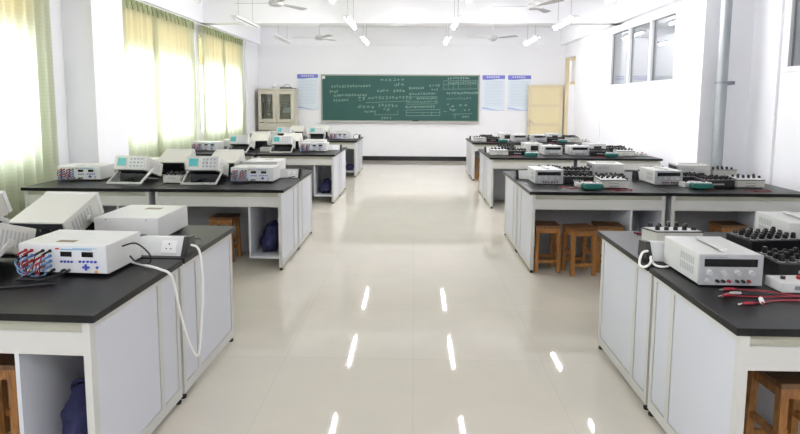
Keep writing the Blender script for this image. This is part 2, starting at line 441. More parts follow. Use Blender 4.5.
glyphs(m, 446, 478, 94, 13, 2.2, .010); glyphs(m, 446, 471, 99.2, 9, 1.8, .006, 4)
for a in ((447, 449, 105), (451, 454, 107), (459, 462, 106), (464, 467, 106), (449, 455, 110.5), (463, 471, 111)): glyphs(m, *a, 2, 2.0, .009, 4)
ln(m, 449, 108, 453, 112); ln(m, 453, 112, 456, 110); ln(m, 443.5, 112, 447, 112); ln(m, 455, 114, 455, 119); ln(m, 452, 115, 472, 114.5, .008); glyphs(m, 462, 469, 117.5, 3, 3, .008, 4)
m.build('chalk_diagram', 'chalk', bb)

def poster(x0, x1, z0, z1, label):
    p = empty('poster', ((x0+x1)/2, YB, z0), 0, label, 'poster', 'blue headed posters on the back wall')
    w = (x1-x0)/2; h = z1-z0
    MB().box(-w, w, -.008, -.001, 0, h).build('sheet', 'poster_paper', p)
    m = MB(); pts = []
    n = 16
    for i in range(n):
        a, b = -w+2*w*i/n, -w+2*w*(i+1)/n
        za = h-.10-.03*math.sin(i/n*PI*1.2+.5)*(1-i/n); zb = h-.10-.03*math.sin((i+1)/n*PI*1.2+.5)*(1-(i+1)/n)
        m.quad((a, -.0085, za), (b, -.0085, zb), (b, -.0085, h), (a, -.0085, h))
    m.build('header_band', 'poster_blue', p)
    m = MB()
    for i in range(n):
        a, b = -w+2*w*i/n, -w+2*w*(i+1)/n
        f0 = lambda t: .05+.035*math.cos(t*PI*1.3); f1 = lambda t: .03+.028*math.cos(t*PI*1.3+.3)
        m.quad((a, -.0085, f1(i/n)), (b, -.0085, f1((i+1)/n)), (b, -.0085, f0((i+1)/n)), (a, -.0085, f0(i/n)))
    m.build('wave_band', 'poster_wave', p)
    rr = random.Random(int(x0*100))
    for k in range(17):
        z = h-.17-k*.040; xe = w-.05-rr.uniform(0, .12 if k % 3 == 2 else .02); x = -w+.05+(.03 if k % 3 == 0 else 0)
        m = MB(); up = 0
        pts = []
        while x < xe:
            c = rr.uniform(.008, .016); pts.append((x, z+(.003 if up else .0), z+.013-(0 if up else .003))); x += c; up ^= 1
        pts.append((xe, z, z+.013))
        for a, b in zip(pts, pts[1:]): m.quad((a[0], -.0086, a[1]), (b[0], -.0086, b[1]), (b[0], -.0086, b[2]), (a[0], -.0086, a[2]))
        bmesh.ops.remove_doubles(m.bm, verts=m.bm.verts[:], dist=1e-5)
        m.build('text_line', 'poster_text', p)
    for k in range(6): MB().quad((-w+.12+k*.06, -.009, h-.065), (-w+.155+k*.06, -.009, h-.065), (-w+.155+k*.06, -.009, h-.03), (-w+.12+k*.06, -.009, h-.03)).build('title_character', 'paper_white', p)
poster(-3.23, -2.66, 1.39, 2.36, 'pale blue poster with blue header, left of the blackboard beside the cabinet')
poster(1.83, 2.44, 1.39, 2.345, 'pale blue poster with blue header immediately right of the blackboard')
poster(2.52, 3.14, 1.39, 2.345, 'pale blue poster with blue header, partly beside the open cream door')

# ------------------------------------------------------------------ corner cabinet
cb = empty('storage_cabinet', (-3.70, 14.43, 0), 0, 'cream storage cabinet with two glass doors in the back left corner', 'cabinet')
cw, cd, ch = .49, .23, 1.92
m = MB().box(-cw, -cw+.025, -cd, cd, 0, ch).box(cw-.025, cw, -cd, cd, 0, ch).box(-cw, cw, cd-.015, cd, 0, ch).box(-cw-.01, cw+.01, -cd-.015, cd, ch, ch+.03)
m.box(-cw, cw, -cd, cd, 0, .08).box(-cw, cw, -cd, cd, .80, .83).box(-.02, .02, -cd, -cd+.03, .08, ch)
m.build('body', 'cabinet_cream', cb)
MB().box(-cw+.025, cw-.025, -cd+.05, cd-.015, 1.28, 1.30).box(-cw+.025, cw-.025, -cd+.05, cd-.015, 1.58, 1.60).build('shelf', 'cabinet_inside', cb)
for s, x0, x1 in ((-1, -cw+.01, -.006), (1, .006, cw-.01)):
    m = MB(); za, zb = 1.06, ch-.01; t = .085
    m.box(x0, x0+t, -cd-.02, -cd, za, zb).box(x1-t, x1, -cd-.02, -cd, za, zb).box(x0+t, x1-t, -cd-.02, -cd, za, za+t).box(x0+t, x1-t, -cd-.02, -cd, zb-t*1.2, zb)
    dr = m.build('glass_door', 'cabinet_cream', cb)
    MB().box(x0+t, x1-t, -cd-.012, -cd-.008, za+t, zb-t*1.2).build('glass_pane', 'clear_glass', dr)
    hx = x1-.04 if s < 0 else x0+.04
    MB().box(hx-.008, hx+.008, -cd-.04, -cd-.02, 1.38, 1.50).build('handle', 'aluminium', dr)
    dw = MB().box(x0, x1, -cd-.02, -cd, .86, 1.04, .004).build('drawer', 'cabinet_cream', cb)
    MB().box((x0+x1)/2-.06, (x0+x1)/2+.06, -cd-.035, -cd-.02, .94, .96).build('handle', 'aluminium', dw)
    ld = MB().box(x0, x1, -cd-.02, -cd, .09, .83, .004).build('lower_door', 'cabinet_cream', cb)
    MB().box(hx-.008, hx+.008, -cd-.04, -cd-.02, .5, .62).build('handle', 'aluminium', ld)
# things in and on it
def leaning(x, z, w, h, tilt, mt, nm, lab):
    mb = MB().box(-w/2, w/2, -.012, .012, 0, h, .003)
    if nm == 'document_folder': pass
    o = mb.build(nm, mt); o.location = (x, 14.33, z+abs(math.sin(tilt))*w/2+.001); o.rotation_euler = (0, tilt, 0)
    tag(o, lab, 'folder'); return o
leaning(-3.93, .861+.44, .06, .26, R(6), 'label_brown', 'document_folder', 'dark upright folder behind the left glass door of the cabinet')
leaning(-3.62, 1.301, .07, .25, R(22), 'cabinet_inside', 'document_folder', 'leaning brown folder behind the right glass door of the cabinet')
tb = MB().box(-.14, .14, -.08, .08, 0, .12, .006).build('storage_box', 'teal_rubber'); tb.location = (-3.48, 14.40, 1.301-.20+.0)
tb.location.z = .832+.24; 
bpy.data.objects.remove(tb)
tb = MB().box(-.13, .13, -.08, .08, 0, .15, .006); b0 = tb.build('storage_box', 'supply_grey'); b0.location = (-3.46, 14.42, 1.301); tag(b0, 'grey box on the middle shelf behind the right cabinet door', 'box')
m = MB().lathe((0, 0, 0), [(.06, 0), (.085, .03), (.09, .07), (.06, .10), (.035, .13), (.0005, .135)], 'z', 18)
o = m.build('white_jug', 'paper_white', smooth=True); o.name = 'lidded_jug'; o.location = (-3.76, 14.40, 1.951); tag(o, 'rounded white jug standing on top of the corner cabinet', 'jug')
k = MB().tube([(.085, 0, .03), (.13, 0, .05), (.13, 0, .09), (.07, 0, .10)], .008, 6).build('handle', 'paper_white', o)
for i, (x, h, w, lab) in enumerate(((-3.47, .05, .30, 'flat black device lying on top of the corner cabinet'), (-3.24, .02, .10, 'small dark flat device at the right end of the cabinet top'))):
    o = empty('electronic_device', (x, 14.38, 1.951), .1*i, lab, 'device')
    MB().box(-w/2, w/2, -.09, .09, 0, h, .006).build('casing', 'black_plastic', o)
    MB().box(-w/2+.02, w/2-.02, -.095, -.09, h*.3, h*.7).build('front_panel', 'mark_grey', o)
o = MB().tube([(-.10, 0, .006), (-.02, .03, .05), (.07, -.02, .06), (.12, 0, .006)], .006, 6).build('coiled_cable', 'lead_black'); o.location = (-3.47, 14.38, 2.002); tag(o, 'short looped black cable lying on the black device atop the cabinet', 'cable')

# ------------------------------------------------------------------ pipes / small wall things
p = empty('drain_pipe', (3.645, 6.50, 0), 0, 'thick grey vertical drain pipe in front of the right wall pillar', 'pipe')
MB().lathe((0, 0, 0), [(.060, 0), (.060, ZC)], 'z', 24).build('pipe_body', 'pipe_grey', p, smooth=True)
for z in (.12, ZC-.15): MB().lathe((0, 0, z), [(.062, 0), (.070, .01), (.070, .09), (.062, .10)], 'z', 24).build('pipe_collar', 'pipe_grey', p, smooth=True)
for z in (1.84,):
    MB().lathe((0, 0, z), [(.061, 0), (.067, 0), (.067, .022), (.061, .022)], 'z', 24).tube([(.065, 0, z+.01), (.13, 0, z+.01)], .010, 8, smooth=False).box(.12, .145, -.02, .12, z-.01, z+.03).build('pipe_bracket', 'mark_grey', p)
p = MB().lathe((0, 0, 0), [(.022, 0), (.022, ZB)], 'z', 12).build('wall_conduit', 'pvc_frame', smooth=True); p.location = (XL+.06, 13.45, 0); tag(p, 'thin white vertical pipe on the left wall beyond the farthest curtain', 'pipe')
m = empty('ceiling_fixture', (XR-.10, 7.95, 3.05), 0, 'small grey fixture fixed under the ceiling beam above the right window', 'fixture')
MB().box(-.04, .05, -.06, .06, 0, .07, .008).build('casing', 'fan_grey', m); MB().box(-.01, .01, -.01, .01, .06, .1).build('bracket', 'mark_grey', m)

# ------------------------------------------------------------------ ceiling lights and fans
def make_light(emat):
    def f():
        t = empty('hanging_light', cat='light')
        MB().box(-.05, .05, -.64, .64, .022, .055, .005).build('batten', 'fixture_white', t)
        MB().lathe((0, 0, 0), [(.017, -.60), (.017, .60)], 'y', 12).build('tube', emat, t, smooth=True)
        for s in (-1, 1):
            MB().box(-.02, .02, s*.60-.015, s*.60+.015, -.02, .03).build('end_cap', 'fixture_white', t)
            MB().tube([(0, s*.40, .055), (0, s*.40, ZC-2.95)], .005, 6, smooth=False).build('hanging_rod', 'fan_grey', t)
        return t
    return f
colx = [(-2.95, 'leftmost'), (-1.12, 'left of centre'), (.70, 'right of centre'), (2.55, 'rightmost')]
rowy = [(-.6, 'rear'), (1.7, 'rear'), (4.2, 'rear'), (6.75, 'near'), (9.4, 'middle'), (12.0, 'farthest')]
for i, (y, rn) in enumerate(rowy):
    for j, (x, cn) in enumerate(colx):
        on = j > 0 and i in (0, 3, 4, 5)
        seen = i >= 4
        lab = 'white hanging tube light, %s column, %s' % (cn, {0: 'first behind the camera', 1: 'above the front row', 2: 'above the gap before second row', 3: 'above the second row', 4: 'near side of the cross beam', 5: 'beyond the cross beam'}[i])
        o = place('light_on' if on else 'light_off', (x, y, 2.95), 0, lab, 'hanging tube lights', make_light('tube_glow' if on else 'tube_off'))
        o['category'] = 'light'
def make_fan():
    t = empty('ceiling_fan', cat='fan')
    MB().tube([(0, 0, .05), (0, 0, ZC-2.93)], .010, 8, smooth=False).build('down_rod', 'fan_grey', t)
    MB().lathe((0, 0, 0), [(.03, -.045), (.085, -.035), (.105, 0), (.085, .04), (.03, .06)], 'z', 20).build('motor', 'fan_grey', t, smooth=True)
    MB().lathe((0, 0, 0), [(.045, ZC-2.93-.06), (.02, ZC-2.93-.09)], 'z', 14).build('ceiling_cup', 'fan_grey', t)
    for k in range(3):
        m = MB(); m.T = Matrix.Rotation(2*PI*k/3, 4, 'Z') @ Matrix.Rotation(R(-10), 4, 'X')
        m.prism([(-.02, -.004), (.02, -.004), (.02, .004), (-.02, .004)], .09, .20)
        a = [m.v(p) for p in ((.17, -.035, -.003), (.56, -.055, -.003), (.58, .0, -.003), (.56, .055, -.003), (.17, .035, -.003))]
        b = [m.v(p) for p in ((.17, -.035, .003), (.56, -.055, .003), (.58, .0, .003), (.56, .055, .003), (.17, .035, .003))]
        m.bm.faces.new(a[::-1]); m.bm.faces.new(b)
        for q in range(5): m.bm.faces.new((a[q], a[(q+1) % 5], b[(q+1) % 5], b[q]))
        m.build('blade', 'fan_grey', t)
    return t
for x, y, rz, lab in ((-1.92, 7.45, 178, 'three-bladed ceiling fan on the left, before the cross beam'), (1.66, 7.7, 177, 'three-bladed ceiling fan on the right, before the cross beam'),
                      (-2.02, 11.4, 183, 'distant ceiling fan on the left, beyond the cross beam'), (1.62, 11.4, 200, 'distant ceiling fan on the right, beyond the cross beam')):
    o = place('fan', (x, y, 2.95), R(rz), lab, 'ceiling fans', make_fan)
def make_corr():
    t = empty('corridor_light', cat='light')
    MB().box(-.06, .06, -.62, .62, .0, .04, .005).build('batten', 'fixture_white', t)
    MB().lathe((0, 0, -.02), [(.018, -.58), (.018, .58)], 'y', 10).build('tube', 'tube_dim', t, smooth=True)
    return t
for y, lab in ((4.5, 'corridor ceiling tube light seen through the nearest right window'), (9.0, 'corridor tube light seen through the near part of three-pane window'), (11.2, 'corridor tube light seen through the far pane of three-pane window'), (13.8, 'corridor ceiling tube light beyond the open door')):
    place('corr', (XR+1.4, y, 3.309), 0, lab, 'corridor ceiling lights', make_corr)

# ------------------------------------------------------------------ benches
HT = 0.78
BD = 0.742
def make_bench(Wd):
    def f():
        t = empty('lab_bench', cat='bench')
        w = Wd/2; y0, y1 = -BD/2, BD/2
        MB().box(-w, w, y0, y1, HT-.030, HT, .003).build('worktop', 'worktop_black', t)
        a = w-.026 # carcass half width
        f0 = y0+.012
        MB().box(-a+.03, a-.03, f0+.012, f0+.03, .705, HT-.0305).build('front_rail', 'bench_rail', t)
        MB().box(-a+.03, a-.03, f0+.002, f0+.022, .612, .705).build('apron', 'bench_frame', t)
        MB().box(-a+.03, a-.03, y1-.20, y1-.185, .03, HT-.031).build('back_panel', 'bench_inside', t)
        for s in (-1, 1):
            m = MB(); X = lambda v: s*v
            def bx(xa, xb, *q):
                lo, hi = sorted((s*xa, s*xb)); m.box(lo, hi, *q)
            m2 = m
            bx(a-.03, a, f0, f0+.035, .03, HT-.0305)
            bx(a-.03, a, .155, .190, .085, .715)
            bx(a-.03, a, y1-.035, y1-.004, .03, HT-.0305)
            bx(a-.03, a, f0+.035, y1-.035, .03, .085)
            bx(a-.03, a, f0+.035, y1-.035, .715, HT-.0305)
            fr = m.build('end_frame', 'bench_frame', t)
            m = MB()
            lo, hi = sorted((s*(a-.024), s*(a-.004)))
            m.box(lo, hi, f0+.038, .152, .088, .712).box(lo, hi, .193, y1-.038, .088, .712)
            m.build('end_panel', 'bench_panel', fr)
            for y in (f0+.02, y1-.02):
                MB().lathe((s*(a-.016), y, 0), [(.016, 0), (.018, .012), (.009, .014), (.009, .032)], 'z', 10).build('foot', 'black_rubber', t)
        # open cubby at the right end
        cx1 = a-.03; cx0 = cx1-.285
        m = MB().box(cx0, cx0+.018, f0+.004, y1-.205, .115, .612).box(cx0+.018, cx1, f0+.004, y1-.205, .115, .135)
        m.build('open_cubby', 'bench_panel', t)
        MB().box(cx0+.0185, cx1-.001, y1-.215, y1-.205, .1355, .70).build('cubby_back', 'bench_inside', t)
        return t
    return f
L_X = -1.225; WL = 1.25
WR = 1.28
L_Y = [1.920, 4.906, 8.279, 11.249]; R_Y = [1.920, 4.930, 8.017, 10.941]
L_E = [.0, .0, -.02, .0]; R_E = [1.19, 1.075, 1.138, 1.185]
RN = ['closest row', 'second row', 'third row', 'blackboard-end row']
SN = {'left': 'window side', 'right': 'door side'}
G = .026
def LOC(side, i, col, far):
    return '%s %s bench, %s %s' % ('far-facing' if far else 'near-facing', col, RN[i], side)
benches = {}
for side in ('left', 'right'):
    for i in range(4):
        for c, col in enumerate(('aisle-side', 'wall-side')):
            for far in (0, 1):
                if side == 'left' and i == 0 and c == 1 and not far: pass
                Wd = WL if side == 'left' else WR
                if side == 'left': xc = L_X+L_E[i]-Wd/2-c*(Wd+.012)
                else: xc = R_E[i]+Wd/2+c*(Wd+.008)
                Y0 = (L_Y if side == 'left' else R_Y)[i]
                D = BD
                yc = Y0+BD/2+far*(BD+.018)
                where = 'beside the aisle' if c == 0 else ('outer column')
                lab = 'black-topped lab bench, %s half, %s, %s on %s' % ('far' if far else 'near', where, RN[i], SN[side])
                o = place('bench'+side, (xc, yc, 0), PI if far else 0, lab, 'black-topped lab benches in four rows', make_bench(Wd))
                benches[side, i, c, far] = (xc-Wd/2, Y0+far*(BD+.018), xc)

# ------------------------------------------------------------------ equipment makers (origin at base centre, front = -y)
def make_trainer():
    t = empty('test_instrument', cat='test instrument')
    w, dp, h = .22, .28, .150
    MB().box(-w, w, -dp/2+.006, dp/2, .012, h, .004).build('casing', 'instrument_white', t)
    MB().box(-w+.004, w-.004, -dp/2, -dp/2+.006, .016, h-.004).build('front_panel', 'instrument_face', t)
    y = -dp/2
    for s in (-1, 1):
        for yy in (-.10, .10): MB().lathe((s*.19, yy, 0), [(.012, 0), (.014, .012)], 'z', 10).build('foot', 'black_rubber', t)
    MB().box(-.06, .03, -.10, -.065, h+.0002, h+.0012).build('top_sticker', 'label_brown', t)
    for x in (.000, .105): MB().box(x-.01, x+.045, y-.002, y, .092, .116).build('display', 'display_black', t)
    for k in range(4): MB().lathe((-.006+k*.017, y, .068), [(.006, 0), (.006, -.004)], 'y', 10).build('button', 'button_blue', t)
    for k in range(5): MB().lathe((.085+k*.019, y, .070), [(.006, 0), (.006, -.004)], 'y', 10).build('button', 'button_blue', t)
    MB().box(.108, .118, y-.004, y, .028, .058).box(.096, .130, y-.004, y, .038, .048).build('arrow_pad', 'button_blue', t)
    MB().lathe((.168, y, .043), [(.006, 0), (.006, -.004)], 'y', 10).build('button', 'button_blue', t)
    MB().box(-.035, -.015, y-.001, y, .125, .133).build('red_mark', 'mark_red', t)
    MB().box(-.01, .145, y-.001, y, .124, .129).box(.05, .17, y-.001, y, .131, .134).build('printed_heading', 'print_blue', t)
    MB().box(.155, .170, y-.001, y, .016, .028).build('orange_mark', 'mark_orange', t)
    for x in (-.045, .005, .03): MB().lathe((x, y, .028), [(.007, 0), (.007, -.018), (.004, -.020)], 'y', 10).tube([(x, y-.016, .028), (x-.01, y-.04, .022), (x-.06, y-.07, .004), (x-.13, y-.075, .004)], .0028, 6).build('coax_lead', 'lead_black', t, smooth=True)
    rr = random.Random(4)
    rows = [.118, .094, .070, .046]; cols = [(-.180, 'red'), (-.150, 'mix'), (-.095, 'black'), (-.060, 'blue')]
    jk = 0
    for ri, z in enumerate(rows):
        for ci, (x, kd) in enumerate(cols):
            c = {'red': ['plug_red', 'lead_black', 'plug_red', 'plug_red'], 'mix': ['plug_red', 'plug_blue', 'plug_red', 'plug_blue'],
                 'black': ['lead_black', 'plug_red', 'plug_red', 'plug_red'], 'blue': ['lead_black', 'plug_blue', 'plug_blue', 'plug_blue']}[kd][ri]
            dx = -.012
            m = MB(); m.tube([(x, y+.001, z), (x+dx*.5, y-.022, z-.005), (x+dx, y-.040, z-.012)], .0052, 8, smooth=False)
            m.lathe((x, y, z), [(.008, .001), (.008, -.006)], 'y', 10)
            m.build('plug', c, t, smooth=True)['label'] = {'plug_red': 'red plug', 'plug_blue': 'blue plug', 'lead_black': 'black plug'}[c]
            jk += 1
    ends = [((-.227, .108), (-.197, .060), 'lead_black'), ((-.205, .106), (-.225, .034), 'lead_blue'), ((-.197, .082), (-.135, .038), 'lead_red'), ((-.227, .084), (-.100, .035), 'lead_blue'),
            ((-.137, .106), (-.197, .036), 'lead_black'), ((-.100, .084), (-.225, .060), 'lead_blue'), ((-.137, .084), (-.200, .034), 'lead_red'), ((-.100, .108), (-.135, .060), 'lead_red')]
    for k, (a, b, c) in enumerate(ends):
        lo = .006+.003*k; out = .050+.003*k
        sx = (a[0]+b[0])/2+.02+.01*math.sin(k*2)
        a = (a[0]+.032, a[1]); b = (b[0]+.032, b[1])
        MB().tube([(a[0], y-.038, a[1]), (a[0]-.002, y-out+.012, a[1]*.6+.01), (sx+.02, y-out+.005, lo), (b[0]+.012, y-out+.012, b[1]*.45), (b[0], y-.038, b[1])], .0026, 6).build('patch_lead', c, t, smooth=True)['label'] = c.split('_')[1]+' patch lead'
    return t

def make_scope():
    t = empty('oscilloscope', cat='oscilloscope')
    w, dp, h = .160, .36, .140
    tilt = R(20)
    # body: hinged at rear bottom edge, front raised on its handle
    T = Matrix.Translation((0, .20, .010)) @ Matrix.Rotation(-tilt, 4, 'X') @ Matrix.Translation((0, -.20, 0))
    def B(): m = MB(); m.T = T; return m
    y = -.17
    B().box(-w, w, y+.03, y+dp-.02, 0, h, .006).build('casing', 'instrument_cream', t)
    B().box(-w-.003, w+.003, y, y+.032, -.002, h+.003, .005).build('front_bezel', 'instrument_white', t)
    B().box(-w+.01, w-.01, y+dp-.02, y+dp-.012, .008, h-.008).build('rear_panel', 'dark_panel', t)
    B().box(-.139, -.033, y-.003, y+.001, .030, .124, .002).build('screen_surround', 'instrument_cream', t)
    sc = B().box(-.130, -.042, y-.005, y-.003, .038, .117).build('screen', 'screen_cyan', t)
    B().box(-.010, .150, y-.001, y, .02, .128).build('control_panel', 'instrument_face', t)
    for i in range(4):
        for j in range(3):
            B().lathe((.012+i*.038, y, .035+j*.036), [(.0085, 0), (.0075, -.012)], 'y', 10).build('knob', 'supply_grey', t, smooth=True)
    m = B()
    for i in range(6): m.box(.008+i*.024, .018+i*.024, y-.002, y, .115, .120)
    m.build('printed_legend', 'mark_grey', t)
    # vent slots on the right side and sockets at the rear
    m = B()
    for i in range(7): m.box(w-.0005, w+.001, y+.10+i*.028, y+.112+i*.028, .03, .11)
    for i in range(7): m.box(-w-.001, -w+.0005, y+.10+i*.028, y+.112+i*.028, .03, .11)
    m.build('side_vents', 'supply_grey', t)
    for x in (-.09, -.03): B().lathe((x, y+dp-.012, .10), [(.008, 0), (.008, .016)], 'y', 10).build('rear_socket', 'chrome', t)
    for sx in (-1, 1): B().box(sx*.14-.014, sx*.14+.014, y+dp-.014, y+dp+.012, .05, .09, .003).build('cord_foot', 'black_plastic', t)
    # carrying handle folded down as stand: from pivots on the sides down to the bench in front
    pv = T @ Vector((w+.006, -.02, .05)); ft = Vector((w+.02, -.235, .012))
    m = MB()
    for s in (-1, 1):
        a = Vector((s*pv.x, pv.y, pv.z)); b = Vector((s*ft.x, ft.y, ft.z))
        d = (b-a).normalized(); n = Vector((0, -d.z, d.y))*.014
        xs = sorted((s*(w+.005), s*(w+.016)))
        q = [(a+n), (a-n), (b-n*.7), (b+n*.7)]
        m.prism([(p.y, max(p.z, .002)) for p in q], xs[0], xs[1])
    m.box(-w-.016, w+.016, -.250, -.222, .001, .020, .003)
    m.build('stand_handle', 'instrument_white', t)
    for s in (-1, 1):
        MB().lathe((s*(w+.004), pv.y, pv.z), [(.018, 0), (.018, s*.018)], 'x', 14).build('handle_pivot', 'instrument_cream', t)
    B().box(-.13, .13, y+.02, y+.30, -.010, -.001).build('underside', 'dark_panel', t)
    B().box(-.14, .14, y+dp-.03, y+dp-.02, -.012, .01).build('rear_foot', 'black_rubber', t)
    m = MB().tube([(-.12, -.10, .006), (-.05, -.17, .03), (.02, -.12, .05), (.08, -.17, .02), (.11, -.12, .006)], .005, 6).tube([(-.10, -.16, .006), (-.02, -.12, .035), (.05, -.17, .012), (.13, -.15, .006)], .005, 6)
    m.build('probe_lead', 'lead_black', t, smooth=True)
    MB().box(-.135, .135, -.09, -.085, .001, .085).build('painted_shade', 'dark_panel', t).name = 'shade_sheet'  # upright dark sheet standing in for shade under the raised front
    return t

def make_supply():
    t = empty('power_supply', cat='power supply')
    w, dp, h = .140, .345, .146
    MB().box(-w, w, -dp/2+.01, dp/2, .008, h, .004).build('casing', 'instrument_white', t)
    y = -dp/2
    MB().box(-w-.001, w+.001, y, y+.012, .006, h+.001, .003).build('front_panel', 'supply_grey', t)
    MB().box(-w+.02, w-.025, y-.002, y, .092, .128, .001).build('display', 'display_black', t)
    for k in range(4): MB().lathe((-.098+k*.062, y, .066), [(.013, 0), (.011, -.016)], 'y', 14).build('knob', 'knob_grey', t, smooth=True)
    for k in range(6):
        x = -.062+k*.026+(.010 if k > 2 else 0)
        MB().lathe((x, y, .028), [(.007, 0), (.007, -.014), (.004, -.018)], 'y', 10).build('terminal', ['black_plastic', 'knob_grey', 'plug_red'][k % 3] if k % 3 != 1 else 'black_plastic', t, smooth=True)
    MB().lathe((-.105, y, .030), [(.008, 0), (.008, -.008)], 'y', 12).build('power_button', 'knob_grey', t)
    MB().box(-w+.02, -.02, y-.001, y, .134, .138).build('printed_heading', 'mark_grey', t)
    MB().box(-.018, .018, -.11, .11, h+.004, h+.016, .004).box(-.012, .012, -.11, -.095, h-.001, h+.006).box(-.012, .012, .095, .11, h-.001, h+.006).build('carry_strap', 'instrument_white', t)
    for sx in (-1, 1):
        m = MB()
        for i in range(8):
            for j in range(2): m.box(*sorted((sx*(w-.0005), sx*(w+.0008))), -.12+i*.016, -.112+i*.016, .04+j*.045, .075+j*.045)
        m.build('side_vents', 'supply_grey', t)
        for yy in (-.13, .13): MB().lathe((sx*.11, yy, 0), [(.010, 0), (.011, .009)], 'z', 10).build('foot', 'black_rubber', t)
    MB().box(-.06, .06, dp/2-.001, dp/2+.02, .03, .11, .002).build('heat_sink', 'dark_panel', t)
    return t

def knob_grid(t, xs, ys, z, r=.012, hh=.022, skirt=True):
    for x in xs:
        for y in ys:
            h2 = hh*(1+.22*math.sin(37*x+91*y)); k = MB().lathe((x, y, z), [(r*.95, .003), (r*1.05, .006), (r*.80, h2), (r*.5, h2+.002)], 'z', 10).build('knob', 'black_plastic', t, smooth=True)
            if skirt: MB().lathe((x, y, z), [(r*1.35, 0), (r*1.35, .003)], 'z', 12).build('dial_ring', 'knob_grey', k)
def make_meter():     # cream box, white top with black rim, black knobs
    t = empty('decade_box', cat='decade box')
    w, dp, h = .132, .18, .080
    MB().prism([(-dp/2, .008), (dp/2, .008), (dp/2, h+.012), (-dp/2, h-.006)], -w, w).build('casing', 'instrument_cream', t)
    T = Matrix.Translation((0, 0, h+.003)) @ Matrix.Rotation(math.atan(.018/dp), 4, 'X')
    m = MB(); m.T = T; m.box(-w-.003, w+.003, -dp/2-.003, dp/2+.003, 0, .006).build('top_rim', 'black_plastic', t)
    m = MB(); m.T = T; m.box(-w+.006, w-.006, -dp/2+.006, dp/2-.006, .006, .008).build('top_panel', 'instrument_face', t)
    knob_grid(t, [-.104, -.052, 0, .052, .104], [-.045, .04], h+.012, .013, .026, False)
    m = MB(); x = -.05
    for k in range(7): m.box(x+k*.014, x+.010+k*.014, -dp/2-.0012, -dp/2, .014, .028)
    m.box(-.05, .045, -dp/2-.0012, -dp/2, .046, .051)
    m.build('printed_marking', 'mark_grey', t)
    for sx in (-1, 1):
        for yy in (-.07, .07): MB().lathe((sx*.11, yy, 0), [(.010, 0), (.011, .009)], 'z', 10).build('foot', 'black_rubber', t)
    return t
def make_knobbox():
    t = empty('knob_box', cat='switch box')
    w, dp, h = .092, .17, .075
    MB().box(-w, w, -dp/2, dp/2, .006, h, .004).build('casing', 'instrument_cream', t)
    MB().box(-w+.008, w-.008, -dp/2+.008, dp/2-.008, h, h+.002).build('top_panel', 'supply_grey', t)
    knob_grid(t, [-.066, -.022, .022, .066], [-.05, .0, .05], h+.001, .011, .026, False)
    MB().box(-.04, .04, -dp/2-.001, -dp/2, .05, .056).build('printed_marking', 'mark_grey', t)
    for sx in (-1, 1): MB().box(sx*.07-.01, sx*.07+.01, -.07, .07, 0, .007).build('foot', 'black_rubber', t)
    return t
def make_plainbox():
    t = empty('signal_source', cat='test instrument')
    w, dp, h = .19, .40, .145
    MB().box(-w, w, -dp/2+.006, dp/2, .012, h, .004).build('casing', 'instrument_white', t)
    MB().box(-w+.004, w-.004, -dp/2, -dp/2+.006, .016, h-.004).build('front_panel', 'instrument_face', t)
    MB().box(-w+.02, w-.02, dp/2-.001, dp/2+.0015, .02, .035).build('rear_label', 'mark_grey', t)
    for x in (-.12, .12): MB().lathe((x, dp/2, h-.012), [(.004, 0), (.004, .002)], 'y', 8).build('rear_screw', 'chrome', t)
    MB().box(-.08, .02, -.10, -.05, h+.0002, h+.0012).build('top_sticker', 'label_brown', t)
    for k in range(3): MB().lathe((-.1+k*.1, -dp/2, .06), [(.014, 0), (.012, -.014)], 'y', 12).build('knob', 'knob_grey', t)
    MB().box(-.16, -.06, -dp/2-.001, -dp/2, .09, .125).build('display', 'display_black', t)
    for sx in (-1, 1):
        for yy in (-.15, .15): MB().lathe((sx*.15, yy, 0), [(.012, 0), (.014, .012)], 'z', 10).build('foot', 'black_rubber', t)
    return t
def make_black():     # black box crowded with knobs
    t = empty('resistance_box', cat='resistance box')
    w, dp, h = .15, .20, .075
    MB().box(-w, w, -dp/2, dp/2, .004, h, .004).build('casing', 'black_plastic', t)
    MB().box(-w+.008, w-.008, -dp/2+.008, dp/2-.008, h, h+.002).build('top_panel', 'dark_panel', t)
    knob_grid(t, [-.12, -.072, -.024, .024, .072, .12], [-.068, -.022, .024, .070], h+.001, .013, .028, True)
    m = MB()
    for k in range(5): m.box(-.06+k*.022, -.045+k*.022, -dp/2-.0012, -dp/2, .030, .044)
    m.build('printed_marking', 'knob_grey', t)
    for sx in (-1, 1): MB().box(sx*.13-.012, sx*.13+.012, -.08, .08, 0, .005).build('foot', 'black_rubber', t)
    return t
